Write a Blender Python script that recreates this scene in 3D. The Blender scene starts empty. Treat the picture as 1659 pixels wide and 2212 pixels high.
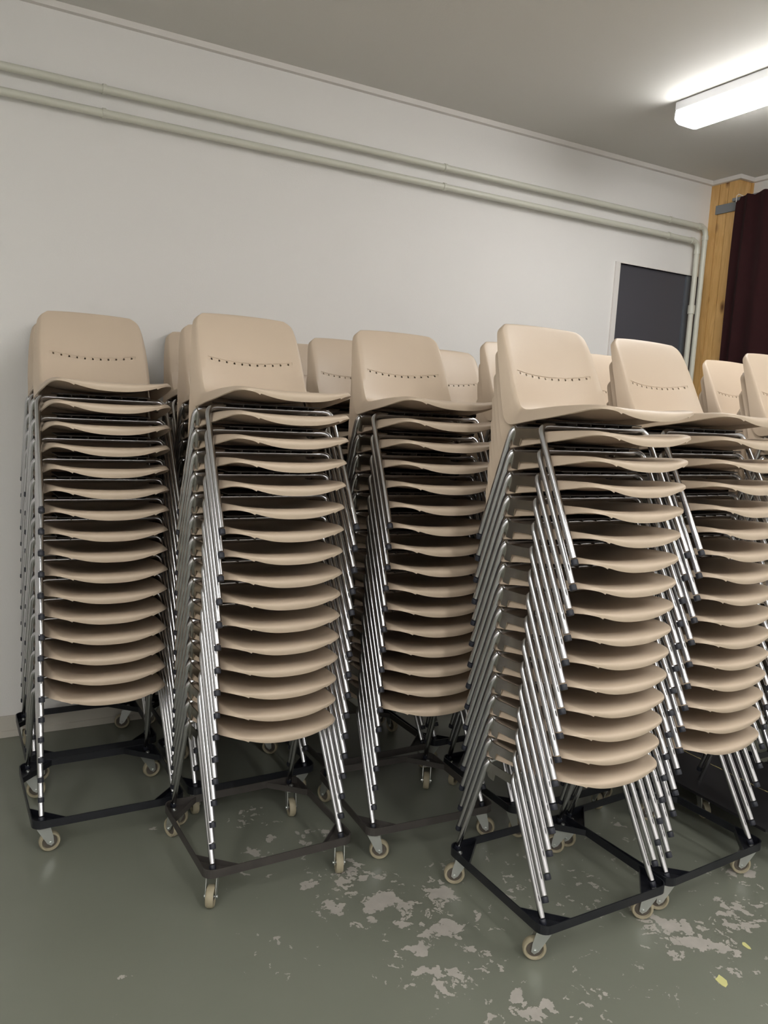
import bpy, bmesh, math, random
from mathutils import Vector, Matrix
random.seed(7)
S = bpy.context.scene
COL = S.collection
PI = math.pi
R = math.radians

# ------------------------------------------------------------------ camera
CAM_H = 1.70
YAW, PITCH, ROLL, FPX = 0.512581, 0.131088, 0.055130, 1731.7
fw = Vector((math.sin(YAW) * math.cos(PITCH), math.cos(YAW) * math.cos(PITCH), -math.sin(PITCH)))
rt = Vector((math.cos(YAW), -math.sin(YAW), 0))
up = rt.cross(fw)
rt2 = rt * math.cos(ROLL) + up * math.sin(ROLL)
up2 = -rt * math.sin(ROLL) + up * math.cos(ROLL)
cd = bpy.data.cameras.new('camera')
cam = bpy.data.objects.new('camera', cd)
COL.objects.link(cam)
M = Matrix((rt2, up2, -fw)).transposed().to_4x4()
M.translation = (0, 0, CAM_H)
cam.matrix_world = M
cd.sensor_fit = 'VERTICAL'
cd.sensor_height = 36
cd.sensor_width = 27
cd.lens = FPX / 2212 * 36
cd.clip_start = 0.02
S.camera = cam

# ------------------------------------------------------------------ world, exposure
S.view_settings.view_transform = 'Standard'
S.view_settings.look = 'None'
S.view_settings.gamma = 1
S.view_settings.use_curve_mapping = False
S.view_settings.exposure = 1.45
w = bpy.data.worlds.new('world')
S.world = w
w.use_nodes = True
w.node_tree.nodes['Background'].inputs[0].default_value = (0.5, 0.55, 0.6, 1)
w.node_tree.nodes['Background'].inputs[1].default_value = 0.02

LAMP_COL = (1.0, 0.985, 0.965)
LAMP_E = 13.0
YW = 4.130          # inner face of the long wall
ZC = 3.404          # ceiling
XR = 5.0            # right wall
XL, YB = -2.6, -3.6
# centre x, far y, length of each ceiling lamp
LAMPS = [(3.59, 3.27, 1.55), (3.59, 0.9, 1.55), (3.59, -1.5, 1.55), (1.2, -0.3, 1.55), (1.2, -2.0, 1.55), (-1.2, 0.9, 1.55), (-1.2, -1.5, 1.55)]  # middle and left rows are unseen, added to fill chair fronts and left side
LAMP_GAIN = [0.75, 0.65, 0.7, 1.0, 1.2, 1.15, 1.2]

# ------------------------------------------------------------------ materials
def mat(name, col, rough=.5, metal=0, bump=0, bscale=200, var=0, vscale=8, spec=.5, coat=0):
    m = bpy.data.materials.new(name)
    m.use_nodes = True
    nt = m.node_tree
    b = nt.nodes['Principled BSDF']
    b.inputs['Base Color'].default_value = (*col, 1)
    b.inputs['Roughness'].default_value = rough
    b.inputs['Metallic'].default_value = metal
    b.inputs['Specular IOR Level'].default_value = spec
    b.inputs['Coat Weight'].default_value = coat
    tc = nt.nodes.new('ShaderNodeTexCoord')
    if var:
        n = nt.nodes.new('ShaderNodeTexNoise')
        n.inputs['Scale'].default_value = vscale
        n.inputs['Detail'].default_value = 4
        nt.links.new(tc.outputs['Object'], n.inputs['Vector'])
        mx = nt.nodes.new('ShaderNodeMix')
        mx.data_type = 'RGBA'
        mx.inputs[6].default_value = (*[c * (1 - var) for c in col], 1)
        mx.inputs[7].default_value = (*[min(1, c * (1 + var)) for c in col], 1)
        nt.links.new(n.outputs['Fac'], mx.inputs[0])
        nt.links.new(mx.outputs[2], b.inputs['Base Color'])
    if bump:
        n = nt.nodes.new('ShaderNodeTexNoise')
        n.inputs['Scale'].default_value = bscale
        n.inputs['Detail'].default_value = 3
        nt.links.new(tc.outputs['Object'], n.inputs['Vector'])
        bp = nt.nodes.new('ShaderNodeBump')
        bp.inputs['Strength'].default_value = bump
        bp.inputs['Distance'].default_value = .002
        nt.links.new(n.outputs['Fac'], bp.inputs['Height'])
        nt.links.new(bp.outputs['Normal'], b.inputs['Normal'])
    return m

M_WALL = mat('wall_paint', (.78, .765, .745), .7, bump=.25, bscale=160)
M_CEIL = mat('ceiling_paint', (.70, .69, .655), .8, bump=.2, bscale=150)
M_TRIM = mat('trim_paint', (.74, .71, .68), .5)
M_BASE = mat('baseboard_paint', (.55, .52, .46), .5)
M_PIPE = mat('pipe_paint', (.62, .62, .54), .35)
M_SHELL = mat('beige_plastic', (.58, .47, .36), .42, bump=.12, bscale=500, var=.03)
M_CHROME = mat('chrome', (.56, .56, .58), .22, metal=1)
M_PLATE = mat('dulled_chrome', (.50, .48, .42), .22, metal=1, var=.25, vscale=30)
M_CAP = mat('foot_plastic', (.016, .018, .028), .5)
M_SEAT_SHADE = mat('under_seat_shade', (.035, .027, .022), .45)  # dark tone stands in for shade below the seats
M_BLACK = mat('black_enamel', (.010, .011, .015), .32, var=.3, vscale=20)
M_DUSTY = mat('dusty_enamel', (.050, .044, .040), .55, var=.3, vscale=14)
M_ZINC = mat('zinc', (.60, .62, .60), .35, metal=.9, var=.1)
M_TYRE = mat('tyre_rubber', (.33, .29, .20), .55, var=.15, vscale=30)
M_HUB = mat('hub_plastic', (.10, .085, .07), .6)
M_DOOR = mat('door_grey', (.080, .078, .090), .38)
M_DOOR2 = mat('door_strip', (.11, .125, .145), .35)
M_RAIL = mat('grey_steel', (.22, .235, .25), .5, metal=.2)
M_FIX = mat('fixture_white', (.78, .79, .82), .4)
M_BOARD = mat('black_board', (.012, .011, .013), .6, var=.4, vscale=12)
M_WORN = mat('worn_edge', (.42, .36, .16), .7, var=.3, vscale=40)
M_YELLOW = mat('yellow_chip', (.62, .60, .26), .7)
M_HOOK = mat('hook_plastic', (.8, .78, .74), .4)

def wood_mat():
    m = bpy.data.materials.new('pine_wood')
    m.use_nodes = True
    nt = m.node_tree
    b = nt.nodes['Principled BSDF']
    b.inputs['Roughness'].default_value = .42
    tc = nt.nodes.new('ShaderNodeTexCoord')
    mp = nt.nodes.new('ShaderNodeMapping')
    mp.inputs['Scale'].default_value = (6, 6, .8)
    nt.links.new(tc.outputs['Object'], mp.inputs[0])
    n = nt.nodes.new('ShaderNodeTexNoise')
    n.inputs['Scale'].default_value = 6
    n.inputs['Detail'].default_value = 5
    n.inputs['Distortion'].default_value = 1.2
    nt.links.new(mp.outputs[0], n.inputs['Vector'])
    cr = nt.nodes.new('ShaderNodeValToRGB')
    cr.color_ramp.elements[0].position = .3
    cr.color_ramp.elements[0].color = (.60, .345, .115, 1)
    cr.color_ramp.elements[1].position = .7
    cr.color_ramp.elements[1].color = (.74, .47, .19, 1)
    nt.links.new(n.outputs['Fac'], cr.inputs[0])
    # knots
    v = nt.nodes.new('ShaderNodeTexVoronoi')
    v.inputs['Scale'].default_value = 1
    mp2 = nt.nodes.new('ShaderNodeMapping')
    mp2.inputs['Scale'].default_value = (9, 9, 4.2)
    nt.links.new(tc.outputs['Object'], mp2.inputs[0])
    nt.links.new(mp2.outputs[0], v.inputs['Vector'])
    mr = nt.nodes.new('ShaderNodeMapRange')
    mr.inputs[1].default_value = .05
    mr.inputs[2].default_value = .22
    mr.inputs[3].default_value = 1
    mr.inputs[4].default_value = 0
    nt.links.new(v.outputs['Distance'], mr.inputs[0])
    mx = nt.nodes.new('ShaderNodeMix')
    mx.data_type = 'RGBA'
    mx.inputs[7].default_value = (.16, .06, .018, 1)
    nt.links.new(mr.outputs[0], mx.inputs[0])
    nt.links.new(cr.outputs[0], mx.inputs[6])
    nt.links.new(mx.outputs[2], b.inputs['Base Color'])
    return m
M_WOOD = wood_mat()

def curtain_mat():
    m = mat('maroon_cloth', (.042, .006, .008), .85, bump=.5, bscale=900, var=.25, vscale=40)
    m.node_tree.nodes['Principled BSDF'].inputs['Sheen Weight'].default_value = .04
    return m
M_CURT = curtain_mat()

# worn floor: grey-green paint, flaked off in patches
PATCH = [(1.42, 2.14, .16, 1), (1.25, 2.22, .16, .8), (1.52, 2.01, .15, 1), (1.30, 1.86, .16, .9), (1.42, 1.83, .14, 1), (1.60, 2.20, .16, .8),
         (1.18, 2.62, .14, .75), (1.28, 2.42, .18, .9), (1.02, 2.55, .12, .7), (1.11, 2.93, .14, .5), (1.85, 2.1, .3, .55), (1.97, 1.95, .25, .6),
         (2.25, 1.64, .16, 1), (2.10, 1.64, .14, .9), (2.44, 1.66, .14, .9), (2.17, 1.50, .16, .7), (2.40, 2.12, .28, .45),
         (1.55, 1.58, .2, .6), (1.35, 1.66, .14, .6), (2.6, 1.75, .2, .8), (.95, 2.15, .16, .5), (2.3, 1.4, .2, .6), (1.9, 1.45, .2, .4), (3.4, 1.6, .5, .5)]
BLOBS = [(1.520, 2.162, 0.070), (1.503, 2.199, 0.050), (1.556, 2.160, 0.050), (1.432, 2.000, 0.070), (1.471, 2.003, 0.045), (1.362, 1.988, 0.040), (1.311, 1.826, 0.045), (1.359, 1.795, 0.040), (1.256, 1.850, 0.040), (1.283, 1.771, 0.035), (1.457, 1.660, 0.045), (1.466, 1.574, 0.060), (1.504, 1.572, 0.030), (2.154, 1.703, 0.060), (2.191, 1.675, 0.050), (2.139, 1.740, 0.035), (2.167, 1.582, 0.060), (2.225, 1.545, 0.050), (2.153, 1.614, 0.050), (2.209, 1.576, 0.040), (2.410, 1.579, 0.045), (2.486, 1.662, 0.040), (2.701, 1.796, 0.060), (2.640, 1.820, 0.040), (1.025, 2.681, 0.050), (1.042, 2.643, 0.030), (1.115, 2.742, 0.045), (1.264, 2.382, 0.055), (1.319, 2.364, 0.040), (1.377, 2.357, 0.035), (1.132, 2.416, 0.035), (1.102, 2.408, 0.030), (1.319, 2.214, 0.080), (1.370, 2.215, 0.060), (1.149, 2.246, 0.055), (1.277, 2.213, 0.050), (1.385, 2.162, 0.050), (1.522, 2.170, 0.050), (1.338, 2.093, 0.040), (1.138, 2.995, 0.035), (1.075, 2.976, 0.020), (1.215, 2.735, 0.020), (1.341, 2.444, 0.040), (1.331, 2.482, 0.030), (1.326, 2.699, 0.040), (1.282, 2.737, 0.030), (1.249, 2.144, 0.035), (0.908, 2.177, 0.025), (0.449, 2.214, 0.020), (0.719, 2.991, 0.020), (2.499, 2.271, 0.030), (2.036, 1.900, 0.020), (1.946, 2.246, 0.020), (2.382, 1.658, 0.030), (2.364, 1.597, 0.030), (2.542, 1.628, 0.040), (2.092, 1.748, 0.020), (2.235, 1.871, 0.025), (1.305, 1.953, 0.035), (1.461, 1.894, 0.030), (2.437, 1.741, 0.030)]
def floor_mat():
    m = bpy.data.materials.new('worn_floor_paint')
    m.use_nodes = True
    nt = m.node_tree
    L = nt.links.new
    b = nt.nodes['Principled BSDF']
    tc = nt.nodes.new('ShaderNodeTexCoord')
    def math_(op, a, c):
        n = nt.nodes.new('ShaderNodeMath')
        n.operation = op
        for i, x in enumerate((a, c)):
            if isinstance(x, (int, float)): n.inputs[i].default_value = x
            else: L(x, n.inputs[i])
        return n.outputs[0]
    acc = None
    for (x, y, r, a) in PATCH:
        d = nt.nodes.new('ShaderNodeVectorMath')
        d.operation = 'DISTANCE'
        L(tc.outputs['Object'], d.inputs[0])
        d.inputs[1].default_value = (x, y, 0)
        mr = nt.nodes.new('ShaderNodeMapRange')
        mr.interpolation_type = 'SMOOTHSTEP'
        mr.inputs[1].default_value = 0
        mr.inputs[2].default_value = r * 1.7
        mr.inputs[3].default_value = a
        mr.inputs[4].default_value = 0
        L(d.outputs['Value'], mr.inputs[0])
        acc = mr.outputs[0] if acc is None else math_('MAXIMUM', acc, mr.outputs[0])
    def noise(sc, det, dist=0, rough=.5):
        n = nt.nodes.new('ShaderNodeTexNoise')
        n.inputs['Scale'].default_value = sc
        n.inputs['Detail'].default_value = det
        n.inputs['Roughness'].default_value = rough
        n.inputs['Distortion'].default_value = dist
        L(tc.outputs['Object'], n.inputs['Vector'])
        return n.outputs['Fac']
    # ragged coordinates for the flaked patches
    nv = nt.nodes.new('ShaderNodeTexNoise')
    nv.inputs['Scale'].default_value = 14
    nv.inputs['Detail'].default_value = 4
    nv.inputs['Roughness'].default_value = .6
    L(tc.outputs['Object'], nv.inputs['Vector'])
    sc = nt.nodes.new('ShaderNodeVectorMath'); sc.operation = 'SCALE'; sc.inputs['Scale'].default_value = .16
    L(nv.outputs['Color'], sc.inputs[0])
    ad = nt.nodes.new('ShaderNodeVectorMath'); ad.operation = 'ADD'
    L(tc.outputs['Object'], ad.inputs[0]); L(sc.outputs[0], ad.inputs[1])
    of = nt.nodes.new('ShaderNodeVectorMath'); of.operation = 'MULTIPLY_ADD'
    L(ad.outputs[0], of.inputs[0]); of.inputs[1].default_value = (1, 1, 0); of.inputs[2].default_value = (-.08, -.08, 0)
    big = None
    for (x, y, r) in BLOBS:
        d = nt.nodes.new('ShaderNodeVectorMath')
        d.operation = 'DISTANCE'
        L(of.outputs[0], d.inputs[0])
        d.inputs[1].default_value = (x, y, 0)
        q = math_('MULTIPLY', d.outputs['Value'], 1 / r)
        big = q if big is None else math_('MINIMUM', big, q)
    f1 = math_('LESS_THAN', math_('ADD', big, math_('MULTIPLY', noise(38, 4, 0, .6), 1.1)), 1.12)
    vo = nt.nodes.new('ShaderNodeTexVoronoi')
    vo.inputs['Scale'].default_value = 36
    L(of.outputs[0], vo.inputs['Vector'])
    sp = nt.nodes.new('ShaderNodeSeparateColor')
    L(vo.outputs['Color'], sp.inputs[0])
    size = math_('MULTIPLY', math_('POWER', sp.outputs[0], 3.0), math_('ADD', math_('MULTIPLY', acc, .85), .05))
    f2 = math_('LESS_THAN', vo.outputs['Distance'], size)
    fac = math_('MAXIMUM', f1, f2)
    tone = nt.nodes.new('ShaderNodeMix')
    tone.data_type = 'RGBA'
    tone.inputs[6].default_value = (.168, .178, .142, 1)
    tone.inputs[7].default_value = (.205, .215, .178, 1)
    L(noise(1.6, 5), tone.inputs[0])
    bare = nt.nodes.new('ShaderNodeMix')
    bare.data_type = 'RGBA'
    bare.inputs[6].default_value = (.34, .32, .29, 1)
    bare.inputs[7].default_value = (.46, .43, .39, 1)
    L(noise(22, 4), bare.inputs[0])
    mx = nt.nodes.new('ShaderNodeMix')
    mx.data_type = 'RGBA'
    L(fac, mx.inputs[0])
    L(tone.outputs[2], mx.inputs[6])
    L(bare.outputs[2], mx.inputs[7])
    L(mx.outputs[2], b.inputs['Base Color'])
    rg = math_('ADD', math_('MULTIPLY', fac, .3), math_('ADD', math_('MULTIPLY', noise(5, 4), .2), .22))
    L(rg, b.inputs['Roughness'])
    bp = nt.nodes.new('ShaderNodeBump')
    bp.inputs['Strength'].default_value = .25
    bp.inputs['Distance'].default_value = .001
    L(math_('SUBTRACT', noise(25, 4), fac), bp.inputs['Height'])
    L(bp.outputs['Normal'], b.inputs['Normal'])
    return m
M_FLOOR = floor_mat()

def emis_mat(gain):
    m = bpy.data.materials.new('lit_diffuser')
    m.use_nodes = True
    b = m.node_tree.nodes['Principled BSDF']
    b.inputs['Base Color'].default_value = (.85, .86, .88, 1)
    b.inputs['Emission Color'].default_value = (*LAMP_COL, 1)
    b.inputs['Emission Strength'].default_value = LAMP_E * gain
    return m

# ------------------------------------------------------------------ helpers
def mesh_obj(name, bm, m, parent=None, smooth=False, bevel=0):
    bmesh.ops.recalc_face_normals(bm, faces=bm.faces[:])
    if bevel:
        bmesh.ops.bevel(bm, geom=bm.edges[:] + bm.verts[:], offset=bevel, segments=2, affect='EDGES', clamp_overlap=True)
    me = bpy.data.meshes.new(name)
    bm.to_mesh(me)
    bm.free()
    me.materials.append(m)
    if smooth:
        for p in me.polygons: p.use_smooth = True
        me.set_sharp_from_angle(angle=R(40))
    o = bpy.data.objects.new(name, me)
    COL.objects.link(o)
    o.parent = parent
    return o

def box(bm, x0, x1, y0, y1, z0, z1):
    vs = [bm.verts.new((x, y, z)) for x in (x0, x1) for y in (y0, y1) for z in (z0, z1)]
    for f in ((0, 1, 3, 2), (4, 6, 7, 5), (0, 4, 5, 1), (2, 3, 7, 6), (0, 2, 6, 4), (1, 5, 7, 3)):
        bm.faces.new([vs[i] for i in f])
    return vs

def tube(bm, pts, r, n=10, cap=True, closed=False):
    pts = [Vector(p) for p in pts]
    rings = []
    N = len(pts)
    prev = None
    for i, p in enumerate(pts):
        a = pts[(i - 1) % N] if (closed or i > 0) else p
        c = pts[(i + 1) % N] if (closed or i < N - 1) else p
        t = (c - a).normalized()
        if prev is None:
            u = t.orthogonal().normalized()
        else:
            u = (prev - t * prev.dot(t)).normalized()
        prev = u
        v = t.cross(u)
        rr = r[i] if isinstance(r, (list, tuple)) else r
        rings.append([bm.verts.new(p + (u * math.cos(2 * PI * k / n) + v * math.sin(2 * PI * k / n)) * rr) for k in range(n)])
    m_ = N if closed else N - 1
    for i in range(m_):
        A, B = rings[i], rings[(i + 1) % N]
        for k in range(n):
            bm.faces.new((A[k], A[(k + 1) % n], B[(k + 1) % n], B[k]))
    if cap and not closed:
        bm.faces.new(rings[0][::-1])
        bm.faces.new(rings[-1])

def prism(bm, poly, z0, z1):
    a = [bm.verts.new((x, y, z0)) for x, y in poly]
    b = [bm.verts.new((x, y, z1)) for x, y in poly]
    bm.faces.new(a[::-1]); bm.faces.new(b)
    n = len(poly)
    for i in range(n):
        bm.faces.new((a[i], a[(i + 1) % n], b[(i + 1) % n], b[i]))

def lathe(bm, prof, axis='X', n=28, c=(0, 0, 0)):
    """prof: list of (along, radius), closed loop, round the axis"""
    rings = []
    for k in range(n):
        a = 2 * PI * k / n
        ring = []
        for (t, r) in prof:
            p = (t, r * math.cos(a), r * math.sin(a)) if axis == 'X' else (r * math.cos(a), r * math.sin(a), t)
            ring.append(bm.verts.new((p[0] + c[0], p[1] + c[1], p[2] + c[2])))
        rings.append(ring)
    m_ = len(prof)
    for k in range(n):
        A, B = rings[k], rings[(k + 1) % n]
        for i in range(m_):
            bm.faces.new((A[i], A[(i + 1) % m_], B[(i + 1) % m_], B[i]))

def arc(c, r, a0, a1, n):
    return [(c[0] + r * math.cos(a0 + (a1 - a0) * i / n), c[1] + r * math.sin(a0 + (a1 - a0) * i / n)) for i in range(n + 1)]

def struct(name, bm, m, parent=None, **k):
    o = mesh_obj(name, bm, m, parent, **k)
    if parent is None: o['kind'] = 'structure'
    return o

def thing(name, label, cat, loc=(0, 0, 0), rz=0, group=None):
    o = bpy.data.objects.new(name, None)
    COL.objects.link(o)
    o.empty_display_size = .05
    o.location = loc
    o.rotation_euler = (0, 0, rz)
    tag(o, label, cat, group)
    return o

def tag(o, label, cat, group=None):
    o['label'] = label
    o['category'] = cat
    if group: o['group'] = group
    return o

def copy_tree(o, parent=None):
    c = o.copy()
    COL.objects.link(c)
    c.parent = parent
    for ch in o.children: copy_tree(ch, c)
    return c

# ------------------------------------------------------------------ room shell
T = .12
bm = bmesh.new(); box(bm, XL - T, XR + T, YB - T, YW + T, -.1, 0); struct('floor', bm, M_FLOOR)
bm = bmesh.new(); box(bm, XL - T, XR + T, YB - T, YW + T, ZC, ZC + .1); struct('ceiling', bm, M_CEIL)
DX0, DX1, DZ = 4.035, 4.86, 2.742      # dark door in the long wall
bm = bmesh.new()
box(bm, XL - T, DX0, YW, YW + T, 0, ZC)
box(bm, DX0, XR + T, YW, YW + T, DZ, ZC)
box(bm, DX1, XR + T, YW, YW + T, 0, DZ)
struct('wall_back', bm, M_WALL)
bm = bmesh.new(); box(bm, XR, XR + T, YB, YW, 0, ZC); struct('wall_right', bm, M_WALL)
bm = bmesh.new(); box(bm, XL - T, XL, YB, YW, 0, ZC); struct('wall_left', bm, M_WALL)
bm = bmesh.new(); box(bm, XL - T, XR + T, YB - T, YB, 0, ZC); struct('wall_front', bm, M_WALL)
bm = bmesh.new()
box(bm, XL, 3.995, YW - .016, YW, 0, .105)
box(bm, XL, 3.995, YW - .021, YW - .016, 0, .034)
struct('baseboard_back', bm, M_BASE, bevel=.0015)
# cornice strips following wall, boxed corner and right wall
XB, YBX = 4.855, 3.900                  # faces of the pine boxing
bm = bmesh.new()
box(bm, XL, XB, YW - .03, YW, ZC - .028, ZC)
box(bm, XB - .028, XB, YBX - .028, YW - .03, ZC - .028, ZC)
box(bm, XB, XR, YBX - .028, YBX, ZC - .028, ZC)
box(bm, XR - .028, XR, YB, YBX - .028, ZC - .028, ZC)
struct('trim_1', bm, M_TRIM)
# door set back in the wall, with white frame
bm = bmesh.new(); box(bm, DX0, DX1, YW + .02, YW + .06, 0, DZ)
door = struct('door_1', bm, M_DOOR)
bm = bmesh.new(); box(bm, 4.70, 4.745, YW + .008, YW + .02, 0, DZ); mesh_obj('edge_strip', bm, M_DOOR2, door)['label'] = 'blue-grey vertical strip'
bm = bmesh.new()
box(bm, DX0 - .040, DX0, YW - .012, YW + .02, 0, DZ + .004)
box(bm, DX0, DX1 - .02, YW - .004, YW + .02, DZ, DZ + .006)
mesh_obj('door_frame', bm, M_TRIM, door)['label'] = 'white door frame'

# pine boxing in the corner: boards with open joints
bm = bmesh.new()
box(bm, XB, XR, 4.062, YW, 0, ZC)
struct_box = mesh_obj('trim_2', bm, M_WOOD); struct_box['kind'] = 'structure'
bm = bmesh.new()
box(bm, XB + .004, XR, 3.99, 4.058, 0, ZC)
box(bm, XB + .004, XR, YBX + .016, 3.986, 0, ZC)
o = mesh_obj('trim_3', bm, M_WOOD); o['kind'] = 'structure'
bm = bmesh.new()
box(bm, XB, XB + .016, YBX, YBX + .014, 0, ZC)
box(bm, XB + .018, XR - .018, YBX + .004, YBX + .014, 0, ZC)
box(bm, XR - .016, XR, YBX - .006, YBX + .014, 0, ZC)
o = mesh_obj('trim_4', bm, M_WOOD); o['kind'] = 'structure'

# ------------------------------------------------------------------ pipes on the wall
PY = YW - .048
def pipe(name, z, xr, label, sleeve):
    t = thing(name, label, 'pipe', (xr, PY, 0), 0, 'heating pipes along the wall')
    r = .0185
    pts = [(XL + .01 - xr, 0, z), (-.05, 0, z)]
    for i in range(1, 8):
        a = PI / 2 * (1 - i / 8)
        pts.append((-.05 + .05 * math.cos(a), 0, z - .05 + .05 * math.sin(a)))
    pts += [(0, 0, z - .05), (0, 0, .02)]
    bm = bmesh.new(); tube(bm, pts, r, 16); mesh_obj('pipe_run', bm, M_PIPE, t, True)
    for cx in (.70, 2.575, 4.42):
        bm = bmesh.new()
        lathe(bm, [(-.008, r), (-.008, r + .004), (.008, r + .004), (.008, r)], 'X', 20, (cx - xr, 0, z))
        box(bm, cx - xr - .006, cx - xr + .006, .018, .048, z - .008, z + .008)
        mesh_obj('pipe_clip', bm, M_PIPE, t)
    for (a, b, c, d) in ((-.075, 0, -.045, 0), ):
        bm = bmesh.new()
        lathe(bm, [(-.075, r), (-.075, r + .004), (-.05, r + .004), (-.05, r)], 'X', 20, (0, 0, z))
        mesh_obj('elbow_collar', bm, M_PIPE, t)
        bm = bmesh.new()
        lathe(bm, [(z - .085, r), (z - .085, r + .004), (z - .055, r + .004), (z - .055, r)], 'Z', 20)
        mesh_obj('elbow_collar', bm, M_PIPE, t)
    if sleeve:
        bm = bmesh.new()
        lathe(bm, [(sleeve - .03, r), (sleeve - .03, r + .006), (sleeve + .03, r + .006), (sleeve + .03, r)], 'Z', 20)
        mesh_obj('pipe_coupling', bm, M_PIPE, t)
    return t
pipe('heating_pipe', 3.073, 4.782, 'upper cream heating pipe along the wall, turning down beside the pine corner', None)
pipe('heating_pipe', 2.968, 4.715, 'lower cream heating pipe along the wall, turning down across the dark door', 2.50)

# ------------------------------------------------------------------ ceiling lamps
def lamp(i, cx, y0, ln, gain):
    lab = ['white fluorescent ceiling lamp, lit, at the upper right before the pine corner',
           'white fluorescent ceiling lamp in the middle of the row along the curtain',
           'white fluorescent ceiling lamp farthest from the pine corner in the curtain row',
           'unseen fluorescent fill lamp added above the open floor in the middle row',
           'unseen fluorescent fill lamp added at the rear end of the middle row',
           'unseen fluorescent fill lamp added in the left row, nearer the pipes',
           'unseen fluorescent fill lamp added in the left row, farther from the pipes'][i]
    t = thing('ceiling_lamp', lab, 'lamp', (cx, y0, ZC), 0, 'fluorescent ceiling lamps')
    hw = .095
    bm = bmesh.new()
    box(bm, -hw, hw, -ln, 0, -.050, -.004)
    mesh_obj('lamp_housing', bm, M_FIX, t, bevel=.003)
    bm = bmesh.new()
    poly = [(-hw + .004, -.0505), (-hw + .002, -.092), (-hw + .022, -.108), (-hw + .040, -.112), (hw - .040, -.112), (hw - .022, -.108), (hw - .002, -.092), (hw - .004, -.0505)]
    A = [bm.verts.new((x, -.004, z)) for x, z in poly]
    B = [bm.verts.new((x, -ln + .004, z)) for x, z in poly]
    n = len(poly)
    bm.faces.new(A); bm.faces.new(B[::-1])
    for k in range(n): bm.faces.new((A[k], B[k], B[(k + 1) % n], A[(k + 1) % n]))
    mesh_obj('lamp_diffuser', bm, emis_mat(gain), t)
    for e in (-.0035, -ln - .002):
        bm = bmesh.new()
        q = [bm.verts.new((x, e, z)) for x, z in poly]
        q2 = [bm.verts.new((x, e + .0055, z)) for x, z in poly]
        bm.faces.new(q); bm.faces.new(q2[::-1])
        for k in range(n): bm.faces.new((q[k], q2[k], q2[(k + 1) % n], q[(k + 1) % n]))
        mesh_obj('end_cap', bm, M_FIX, t)
for i, a in enumerate(LAMPS): lamp(i, *a, LAMP_GAIN[i])

# ------------------------------------------------------------------ curtain, rail
t = thing('curtain_rail', 'grey steel curtain rail fixed across the pine boxing', 'curtain rail', (XB, 3.9, 3.2))
bm = bmesh.new(); box(bm, -.012, 0, .0, .170, -.030, .030); mesh_obj('wall_bracket', bm, M_RAIL, t, bevel=.001)
bm = bmesh.new(); box(bm, -.045, -.012, -2.0, .01, .026, .046); mesh_obj('rail_track', bm, M_RAIL, t)

cx0 = XB - .075
bm = bmesh.new()
NY, NZ = 420, 14
y1, y0 = 3.845, 1.9
grid = []
for j in range(NZ + 1):
    row = []
    z = .03 + (3.245 - .03) * j / NZ
    for i in range(NY + 1):
        s = i / NY
        y = y1 + (y0 - y1) * s
        k = 1 - .35 * (j / NZ)
        ph = s * 88 + 1.6 * math.sin(s * 23) + .5 * math.sin(j * .35 + s * 9)
        x = cx0 + k * (.020 * math.sin(ph) + .009 * math.sin(ph * .43 + 1.3)) + .004 * math.sin(j * .9 + s * 31)
        zz = z
        if j == NZ: zz = z - .016 + .016 * abs(math.sin(s * 46)) ** .7 - (.02 if i < 4 else 0)
        if j < NZ: y += .014 * (1 - j / NZ) * (1 - s)
        row.append(bm.verts.new((x, y + .012 * math.cos(ph) * k, zz)))
    grid.append(row)
for j in range(NZ):
    for i in range(NY): bm.faces.new((grid[j][i], grid[j][i + 1], grid[j + 1][i + 1], grid[j + 1][i]))
bmesh.ops.solidify(bm, geom=bm.faces[:], thickness=.0025)
curt = mesh_obj('stage_curtain', bm, M_CURT, None, True)
tag(curt, 'dark maroon pleated curtain hanging from ceiling height beside the pine boxing', 'curtain')
hooks = []
for k in range(6):
    bm = bmesh.new(); yy = 3.825 - k * .30
    tube(bm, [(cx0 + .030, yy, 3.246), (cx0 - .015, yy, 3.250), (cx0 - .034, yy, 3.235), (cx0 - .034, yy, 3.195)], .0025, 6)
    mesh_obj('curtain_hook', bm, M_HOOK, curt, True)['label'] = 'white plastic hook'

# ------------------------------------------------------------------ chair prototype (feet on z = 0, faces -y, origin at foot centre)
YC = .27     # origin lies this far behind the trolley's front rim
ST = [  # centre line (y, z) | ridge (x, y, z) | flange edge (x, y, z)
    ((-.004, .435), (.136, .004, .453), (.142, .006, .450)),
    ((-.008, .450), (.146, .004, .463), (.156, .008, .457)),
    ((-.003, .461), (.158, .008, .4685), (.173, .015, .461)),
    ((.016, .4665), (.173, .024, .4725), (.193, .034, .4635)),
    ((.055, .462), (.186, .056, .475), (.208, .064, .461)),
    ((.110, .450), (.193, .110, .473), (.216, .112, .451)),
    ((.200, .437), (.198, .20, .467), (.222, .20, .434)),
    ((.290, .428), (.200, .29, .458), (.225, .30, .418)),
    ((.360, .426), (.199, .350, .452), (.226, .375, .405)),
    ((.415, .436), (.197, .388, .455), (.225, .42, .400)),
    ((.450, .466), (.197, .408, .473), (.224, .450, .420)),
    ((.470, .522), (.196, .436, .522), (.224, .470, .474)),
    ((.492, .584), (.193, .467, .584), (.220, .495, .555)),
    ((.517, .648), (.190, .499, .645), (.214, .520, .622)),
    ((.543, .700), (.186, .527, .694), (.204, .544, .682)),
    ((.562, .732), (.179, .547, .722), (.193, .559, .712)),
    ((.572, .743), (.160, .560, .737), (.170, .567, .731)),
    ((.579, .745), (.155, .568, .739), (.163, .573, .733)),
    ((.586, .737), (.150, .576, .731), (.155, .580, .727)),
]
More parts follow.
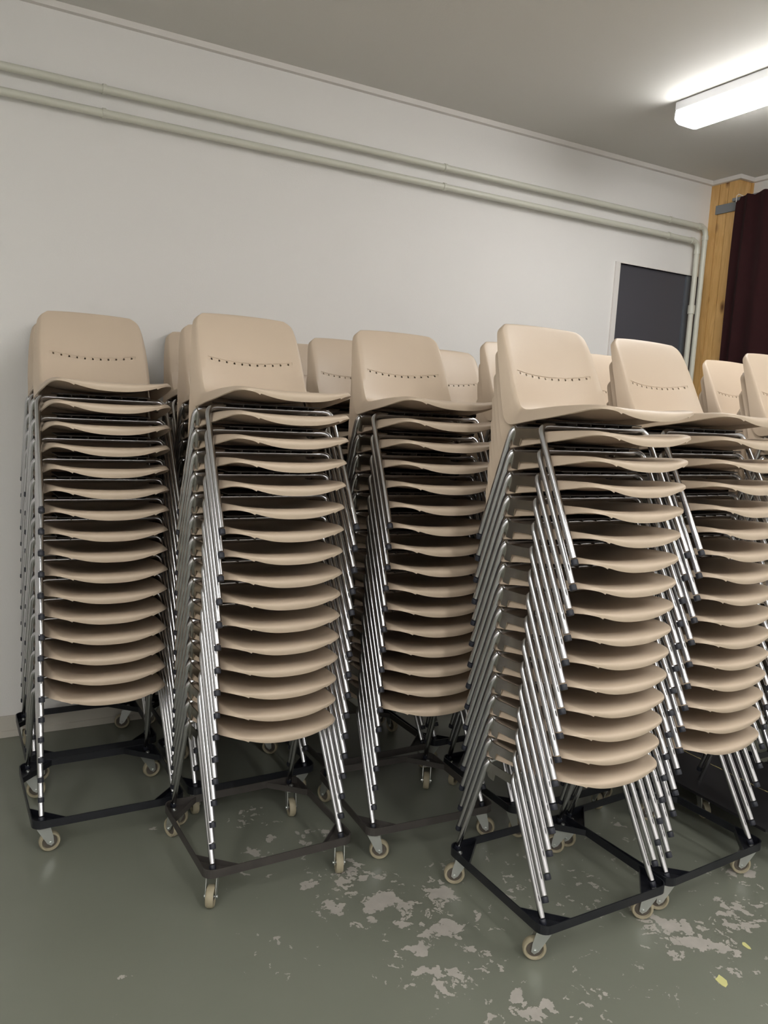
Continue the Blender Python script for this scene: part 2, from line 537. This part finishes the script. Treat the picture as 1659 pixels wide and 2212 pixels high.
def cr(p0, p1, p2, p3, t):
    return [.5 * ((2 * b) + (-a + c) * t + (2 * a - 5 * b + 4 * c - d) * t * t + (-a + 3 * b - 3 * c + d) * t ** 3) for a, b, c, d in zip(p0, p1, p2, p3)]
flat = [(*c, *r, *f) for c, r, f in ST]
def station(u):
    i = min(int(u), len(flat) - 2)
    g = lambda k: flat[max(0, min(len(flat) - 1, k))]
    return cr(g(i - 1), g(i), g(i + 1), g(i + 2), u - i)
def surf(u, t):
    """t in -1..1 over the dished face"""
    s = station(u)
    cy, cz, rx, ry, rz = s[:5]
    k = abs(t) ** 2.4
    return Vector((t * rx, cy + (ry - cy) * k - YC, cz + (rz - cz) * k))

def shell_bm(nu=3, nt_=18, nf=4):
    bm = bmesh.new()
    rows = []
    U = [i / nu for i in range((len(flat) - 1) * nu + 1)]
    for u in U:
        s = station(u)
        fl = Vector((s[5], s[6] - YC, s[7]))
        row = []
        rid = surf(u, 1)
        inn = surf(u, 1 - 2 / nt_)
        right = []
        for k in range(1, nf + 1):
            q = k / nf
            # rounded over the ridge, then straight down the flange
            ctrl = rid + (rid - inn) * .45
            p = rid * (1 - q) ** 2 + ctrl * 2 * q * (1 - q) + fl * q * q
            right.append(p)
        for p in reversed(right): row.append(bm.verts.new((-p.x, p.y, p.z)))
        for i in range(nt_ + 1): row.append(bm.verts.new(surf(u, -1 + 2 * i / nt_)))
        for p in right: row.append(bm.verts.new(p))
        rows.append(row)
    for a, b in zip(rows, rows[1:]):
        for i in range(len(a) - 1): bm.faces.new((a[i], a[i + 1], b[i + 1], b[i]))
    return bm

def find_u(z, t):
    lo, hi = 10.0, 16.0
    for _ in range(30):
        m_ = (lo + hi) / 2
        if surf(m_, t).z < z: lo = m_
        else: hi = m_
    return lo

bm = shell_bm()
bmesh.ops.recalc_face_normals(bm, faces=bm.faces[:])
# normals of the sheet must look up / forward, thickness goes down / backward
fz = [f for f in bm.faces if abs(f.calc_center_median().x) < .05 and abs(f.calc_center_median().y + .03) < .04]
if fz and fz[0].normal.z < 0: bmesh.ops.reverse_faces(bm, faces=bm.faces[:])
me = bpy.data.meshes.new('seat_shell')
bm.to_mesh(me); bm.free()
sh = bpy.data.objects.new('seat_shell', me); COL.objects.link(sh)
so = sh.modifiers.new('solid', 'SOLIDIFY'); so.thickness = .0045; so.offset = -1
# lumbar slot: shallow arched recess with eleven holes
bmc = bmesh.new()
NS = 24
def slot_z(x): return .578 - .016 * (1 - (x / .17) ** 2)
ra, rb, rc, rd = [], [], [], []
for i in range(NS + 1):
    x = -.165 + .33 * i / NS
    z1, z0 = slot_z(x) + .0045, slot_z(x) - .0075
    for lst, z, dy in ((ra, z0, .0002), (rb, z1, .0024), (rc, z1, -.02), (rd, z0, -.02)):
        u = find_u(z, x / .193)
        p = surf(u, x / .193)
        lst.append(bmc.verts.new((x, p.y + dy, z)))
for i in range(NS):
    for A, B in ((ra, rb), (rb, rc), (rc, rd), (rd, ra)):
        bmc.faces.new((A[i], A[i + 1], B[i + 1], B[i]))
bmc.faces.new((ra[0], rb[0], rc[0], rd[0])); bmc.faces.new((ra[-1], rd[-1], rc[-1], rb[-1]))
bmesh.ops.recalc_face_normals(bmc, faces=bmc.faces[:])
def cutter(bmx, name):
    me = bpy.data.meshes.new(name); bmx.to_mesh(me); bmx.free()
    o = bpy.data.objects.new(name, me); COL.objects.link(o)
    b = sh.modifiers.new(name, 'BOOLEAN'); b.operation = 'DIFFERENCE'; b.object = o; b.solver = 'EXACT'
    return o
c1 = cutter(bmc, 'cut_a')
bmc = bmesh.new()
for i in range(11):
    x = -.150 + .30 * i / 10
    z = slot_z(x) - .0028
    p = surf(find_u(z, x / .193), x / .193)
    tube(bmc, [(x, p.y - .015, z), (x, p.y + .02, z)], .0040, 8)
bmesh.ops.recalc_face_normals(bmc, faces=bmc.faces[:])
c2 = cutter(bmc, 'cut_b')
dg = bpy.context.evaluated_depsgraph_get()
me = bpy.data.meshes.new_from_object(sh.evaluated_get(dg))
for o in (sh, c1, c2): bpy.data.objects.remove(o)
me.name = 'seat_shell'
me.materials.clear(); me.materials.append(M_SHELL)
for p in me.polygons: p.use_smooth = True
try:
    me.set_sharp_from_angle(angle=R(38))
except Exception: pass
SHELL = me

FX, FYF, FYR = .243, .045 - YC, .507 - YC        # foot positions
TXF, BYF, BYR, BZF, BZR = .232, .257 - YC, .388 - YC, .402, .394
TR = .0100
def leg_path(sx, rear):
    fy, by, bz = (FYR, BYR, BZR) if rear else (FYF, BYF, BZF)
    a = Vector((sx * FX, fy, .022)); b = Vector((sx * TXF, by, bz))
    d = (b - a).normalized()
    c = Vector((-sx, 0, 0))
    rr = .034
    pts = [a, b - d * rr]
    for i in range(1, 7):
        q = i / 6
        pts.append((b - d * rr) * (1 - q) ** 2 + b * 2 * q * (1 - q) + (b + c * rr) * q * q)
    return pts
def make_chair():
    t = thing('shell_chair', '', 'chair')
    o = bpy.data.objects.new('seat_shell', SHELL); COL.objects.link(o); o.parent = t
    for rear in (False, True):
        for sx in (-1, 1):
            pts = leg_path(sx, rear)
            bm = bmesh.new(); tube(bm, pts, TR, 12)
            lg = mesh_obj('leg', bm, M_CHROME, t, True)
            d = (pts[1] - pts[0]).normalized()
            bm = bmesh.new()
            tube(bm, [pts[0] - d * .0215, pts[0] - d * .020, pts[0] - d * .006, pts[0] - d * .004], [.0100, .0110, .0110, .0103], 12)
            mesh_obj('foot_cap', bm, M_CAP, lg, True)['label'] = 'black plastic foot cap'
        by, bz = (BYR, BZR) if rear else (BYF, BZF)
        bm = bmesh.new(); tube(bm, [(-(TXF - .034), by, bz), (TXF - .034, by, bz)], TR, 12)
        mesh_obj('cross_bar', bm, M_CHROME, t, True)
    for sx in (-1, 1):
        x0, x1 = sx * (TXF - .006), sx * (TXF - .003)
        bm = bmesh.new()
        prof = [(BYF - .006, BZF - .004), (BYF + .02, BZF - .010), (BYR - .02, BZR - .006), (BYR + .004, BZR + .004),
                (BYR + .010, BZR - .030), (BYR - .004, BZR - .060), (BYR - .034, BZR - .062), (BYR - .040, BZR - .036), (BYF + .02, BZF - .040), (BYF - .018, BZF - .036)]
        A = [bm.verts.new((x0, y, z)) for y, z in prof]; B = [bm.verts.new((x1, y, z)) for y, z in prof]
        bm.faces.new(A); bm.faces.new(B[::-1])
        for k in range(len(prof)): bm.faces.new((A[k], A[(k + 1) % len(prof)], B[(k + 1) % len(prof)], B[k]))
        # folded lip along the lower edge and a rib across the under side
        box(bm, min(x0, sx * (TXF - .022)), max(x0, sx * (TXF - .022)), BYF + .01, BYR - .03, BZF - .041, BZF - .038)
        mesh_obj('side_plate', bm, M_PLATE, t)['label'] = 'dull chrome side plate'
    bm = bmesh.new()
    box(bm, -.165, .165, BYF - .045, BYR + .020, BZF + .0125, BZF + .0160)  # dark panel added to deepen the shade in the gaps between seats
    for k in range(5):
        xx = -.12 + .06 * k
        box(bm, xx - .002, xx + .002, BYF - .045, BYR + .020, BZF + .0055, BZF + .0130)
    mesh_obj('seat_shade_panel', bm, M_SEAT_SHADE, t)['label'] = 'dark ribbed panel added for shade under the seat'
    return t

# ------------------------------------------------------------------ trolley prototype (origin under the front-left rim corner, +x along the front rim, +y backward)
TW, TL, ZR0, ZR1 = .558, .525, .110, .140
def rim_loop(off, n=6):
    r = .035
    pts = []
    for (cx, cy, a) in ((TW - r, r, -PI / 2), (TW - r, TL - r, 0), (r, TL - r, PI / 2), (r, r, PI)):
        pts += arc((cx, cy), r - off, a, a + PI / 2, n)
    return pts
def make_caster(t, x, y, yaw):
    """swivel caster, its wheel trailing behind the pivot"""
    bm = bmesh.new()
    lathe(bm, [(.101, 0.001), (.101, .021), (.109, .024), (.1098, .0010)], 'Z', 20)
    for s in (-1, 1):
        poly = [(-.024, .100), (.024, .100), (.034, .060), (.036, .034), (.026, .026), (.012, .036)]
        A = [bm.verts.new((s * .016, py, pz)) for py, pz in poly]; B = [bm.verts.new((s * .0185, py, pz)) for py, pz in poly]
        bm.faces.new(A); bm.faces.new(B[::-1])
        for k in range(6): bm.faces.new((A[k], A[(k + 1) % 6], B[(k + 1) % 6], B[k]))
    box(bm, -.0185, .0185, -.020, .016, .097, .101)
    tube(bm, [(-.023, .024, .0375), (.023, .024, .0375)], .005, 10)
    o = mesh_obj('caster', bm, M_ZINC, t)
    o.location = (x, y, 0); o.rotation_euler = (0, 0, yaw)
    bm = bmesh.new()
    lathe(bm, [(-.009, .026), (-.013, .029), (-.013, .034), (-.008, .0375), (.008, .0375), (.013, .034), (.013, .029), (.009, .026)], 'X', 32, (0, .024, .0375))
    mesh_obj('tyre', bm, M_TYRE, o, True)['label'] = 'grey-beige rubber tyre'
    bm = bmesh.new()
    lathe(bm, [(-.008, .004), (-.0100, .010), (-.006, .0265), (.006, .0265), (.0100, .010), (.008, .004)], 'X', 24, (0, .024, .0375))
    mesh_obj('wheel_hub', bm, M_HUB, o, True)
    return o
def make_trolley(m):
    t = thing('stacking_trolley', '', 'trolley')
    bm = bmesh.new()
    A, B = rim_loop(0), rim_loop(.004)
    n = len(A)
    L = [[bm.verts.new((x, y, z)) for x, y in P] for P, z in ((A, ZR0), (A, ZR1), (B, ZR1), (B, ZR0))]
    for a in range(4):
        P, Q = L[a], L[(a + 1) % 4]
        for i in range(n): bm.faces.new((P[i], P[(i + 1) % n], Q[(i + 1) % n], Q[i]))
    mesh_obj('rim', bm, m, t)
    g = .125
    for (cx, cy, sx, sy) in ((0, 0, 1, 1), (TW, 0, -1, 1), (0, TL, 1, -1), (TW, TL, -1, -1)):
        bm = bmesh.new()
        e = .0045
        poly = [(cx + sx * e, cy + sy * .02), (cx + sx * .02, cy + sy * e), (cx + sx * g, cy + sy * e), (cx + sx * e, cy + sy * g)]
        prism(bm, poly, ZR0, ZR0 + .004)
        # diagonal upstand
        poly = [(cx + sx * g, cy + sy * e), (cx + sx * (g + .004), cy + sy * e), (cx + sx * e, cy + sy * (g + .004)), (cx + sx * e, cy + sy * g)]
        prism(bm, poly, ZR0, ZR0 + .024)
        pl = mesh_obj('corner_plate', bm, m, t)
        bm = bmesh.new()
        lathe(bm, [(ZR0 + .0042, .0005), (ZR0 + .0042, .009), (ZR0 + .009, .0075), (ZR0 + .011, .0005)], 'Z', 12, (cx + sx * .034, cy + sy * .034, 0))
        mesh_obj('bolt', bm, M_ZINC, pl, True)['label'] = 'zinc bolt head'
    return t

# stack: front-left rim corner x, y, rotation (deg), caster yaws, trolley finish, extra height, wording
STACKS = [
    ('A', .279, 2.955, .3, 'far left stack'),
    ('B', .754, 2.409, 1.2, 'second big stack from left'),
    ('C', 1.379, 2.430, -3.0, 'third big stack from left'),
    ('D', 1.601, 1.708, .5, 'nearest stack, right of centre'),
    ('E', 2.175, 1.727, 3.2, 'stack right of the nearest'),
    ('F', 2.868, 1.700, 0.5, 'stack cut off by right edge'),
    ('G', 1.985, 2.350, 0, 'stack between third and nearest stacks'),
    ('H', 2.590, 2.420, 1, 'half-hidden stack behind the nearest'),
    ('I', 3.350, 2.300, 1, 'rear stack before maroon curtain'),
    ('J', .862, 2.990, 1, 'first stack behind second big stack'),
    ('K', .925, 3.540, 0, 'wall stack behind second big stack'),
    ('L', 1.470, 3.000, 1, 'first stack behind third big stack'),
    ('M', 1.560, 3.540, 0, 'wall stack behind third big stack'),
    ('N', 2.035, 3.020, 0, 'rear stack right of third big stack'),
    ('O', .310, 3.540, 0, 'wall stack behind far left stack'),
]
ORD = ['bottommost', 'second from bottom', 'third from bottom', 'fourth from bottom', 'fifth from bottom', 'sixth from bottom', 'seventh from bottom', 'eighth from bottom',
       'eighth from top', 'seventh from top', 'sixth from top', 'fifth from top', 'fourth from top', 'third from top', 'second from top', 'topmost']
LIFT = {'A': .0, 'I': .022, 'J': .004, 'K': .008, 'M': .004}
YAWS = {'A': (275, 250, 265, 280), 'B': (150, 160, 20, 170), 'C': (245, 240, 20, 150), 'D': (58, 55, 60, 45), 'E': (60, 55, 40, 60), 'F': (150, 60, 160, 70)}
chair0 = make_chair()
tro_b = make_trolley(M_BLACK)
tro_d = make_trolley(M_DUSTY)
used = set()
PITCH_Z = .0765
TROLLEYS = []
for si, (key, x, y, rot, words) in enumerate(STACKS):
    dusty = key in ('B', 'C', 'L')
    proto = tro_d if dusty else tro_b
    if id(proto) not in used: t = proto; used.add(id(proto))
    else: t = copy_tree(proto)
    a = R(rot)
    t.location = (x, y, 0); t.rotation_euler = (0, 0, a)
    tag(t, ('dusty black' if dusty else 'black') + ' wheeled steel trolley under the ' + words, 'trolley', 'wheeled chair trolleys')
    TROLLEYS.append((t, YAWS.get(key) or tuple(random.uniform(0, 360) for _ in range(4))))
    for i in range(16):
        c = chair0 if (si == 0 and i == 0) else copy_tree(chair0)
        jx, jy, ja = random.uniform(-.0015, .0015), random.uniform(-.0015, .0015), R(random.uniform(-.25, .25))
        lx, ly = TW / 2 + jx, YC + jy
        wx = x + lx * math.cos(a) - ly * math.sin(a)
        wy = y + lx * math.sin(a) + ly * math.cos(a)
        c.location = (wx, wy, ZR0 + .0065 + i * PITCH_Z + LIFT.get(key, 0) * i / 15)
        c.rotation_euler = (0, 0, a + ja)
        tag(c, 'beige shell chair, ' + ORD[i] + ' in the ' + words, 'chair', 'stacked beige shell chairs')

# casters are turned differently on every trolley
caster0 = None
for t, yw in TROLLEYS:
    for k, (cx, cy) in enumerate(((.040, .040), (TW - .040, .040), (.040, TL - .040), (TW - .040, TL - .040))):
        if caster0 is None:
            caster0 = make_caster(t, cx, cy, R(yw[k]))
        else:
            c = copy_tree(caster0, t)
            c.location = (cx, cy, 0); c.rotation_euler = (0, 0, R(yw[k]))

# ------------------------------------------------------------------ black board on the right-hand trolley, floor chips
t = thing('black_board', 'worn black board lying flat beyond the stack right of the nearest stack', 'board', (2.790, 1.80, ZR1), 0)
bm = bmesh.new(); box(bm, 0, .296, 0, .95, .0005, .012); box(bm, .300, .56, 0, .95, .0005, .012)
mesh_obj('panel', bm, M_BOARD, t)
bm = bmesh.new()
ys = [i * .95 / 30 for i in range(31)]
for a_, b_ in zip(ys, ys[1:]):
    wv = .002 + .005 * random.random()
    box(bm, .2965, .2965 + wv, a_, b_, .006, .0128)
mesh_obj('worn_edge', bm, M_WORN, t)['label'] = 'pale yellow worn edge'

def chip(x, y, r, lab):
    bm = bmesh.new()
    n = 9
    prism(bm, [(r * random.uniform(.6, 1.15) * math.cos(2 * PI * k / n) * 1.5, r * random.uniform(.6, 1.1) * math.sin(2 * PI * k / n)) for k in range(n)], 0, .0012)
    o = mesh_obj('paint_chip', bm, M_YELLOW); o.location = (x, y, .0002); o.rotation_euler = (0, 0, random.uniform(0, 3))
    tag(o, lab, 'paint chip', 'yellow paint chips on the floor')
chip(2.09, 1.43, .017, 'pale yellow paint chip on the floor at the lower right, nearest the viewer')
chip(2.31, 1.51, .013, 'pale yellow paint chip on the floor at the right, beside bare patches')
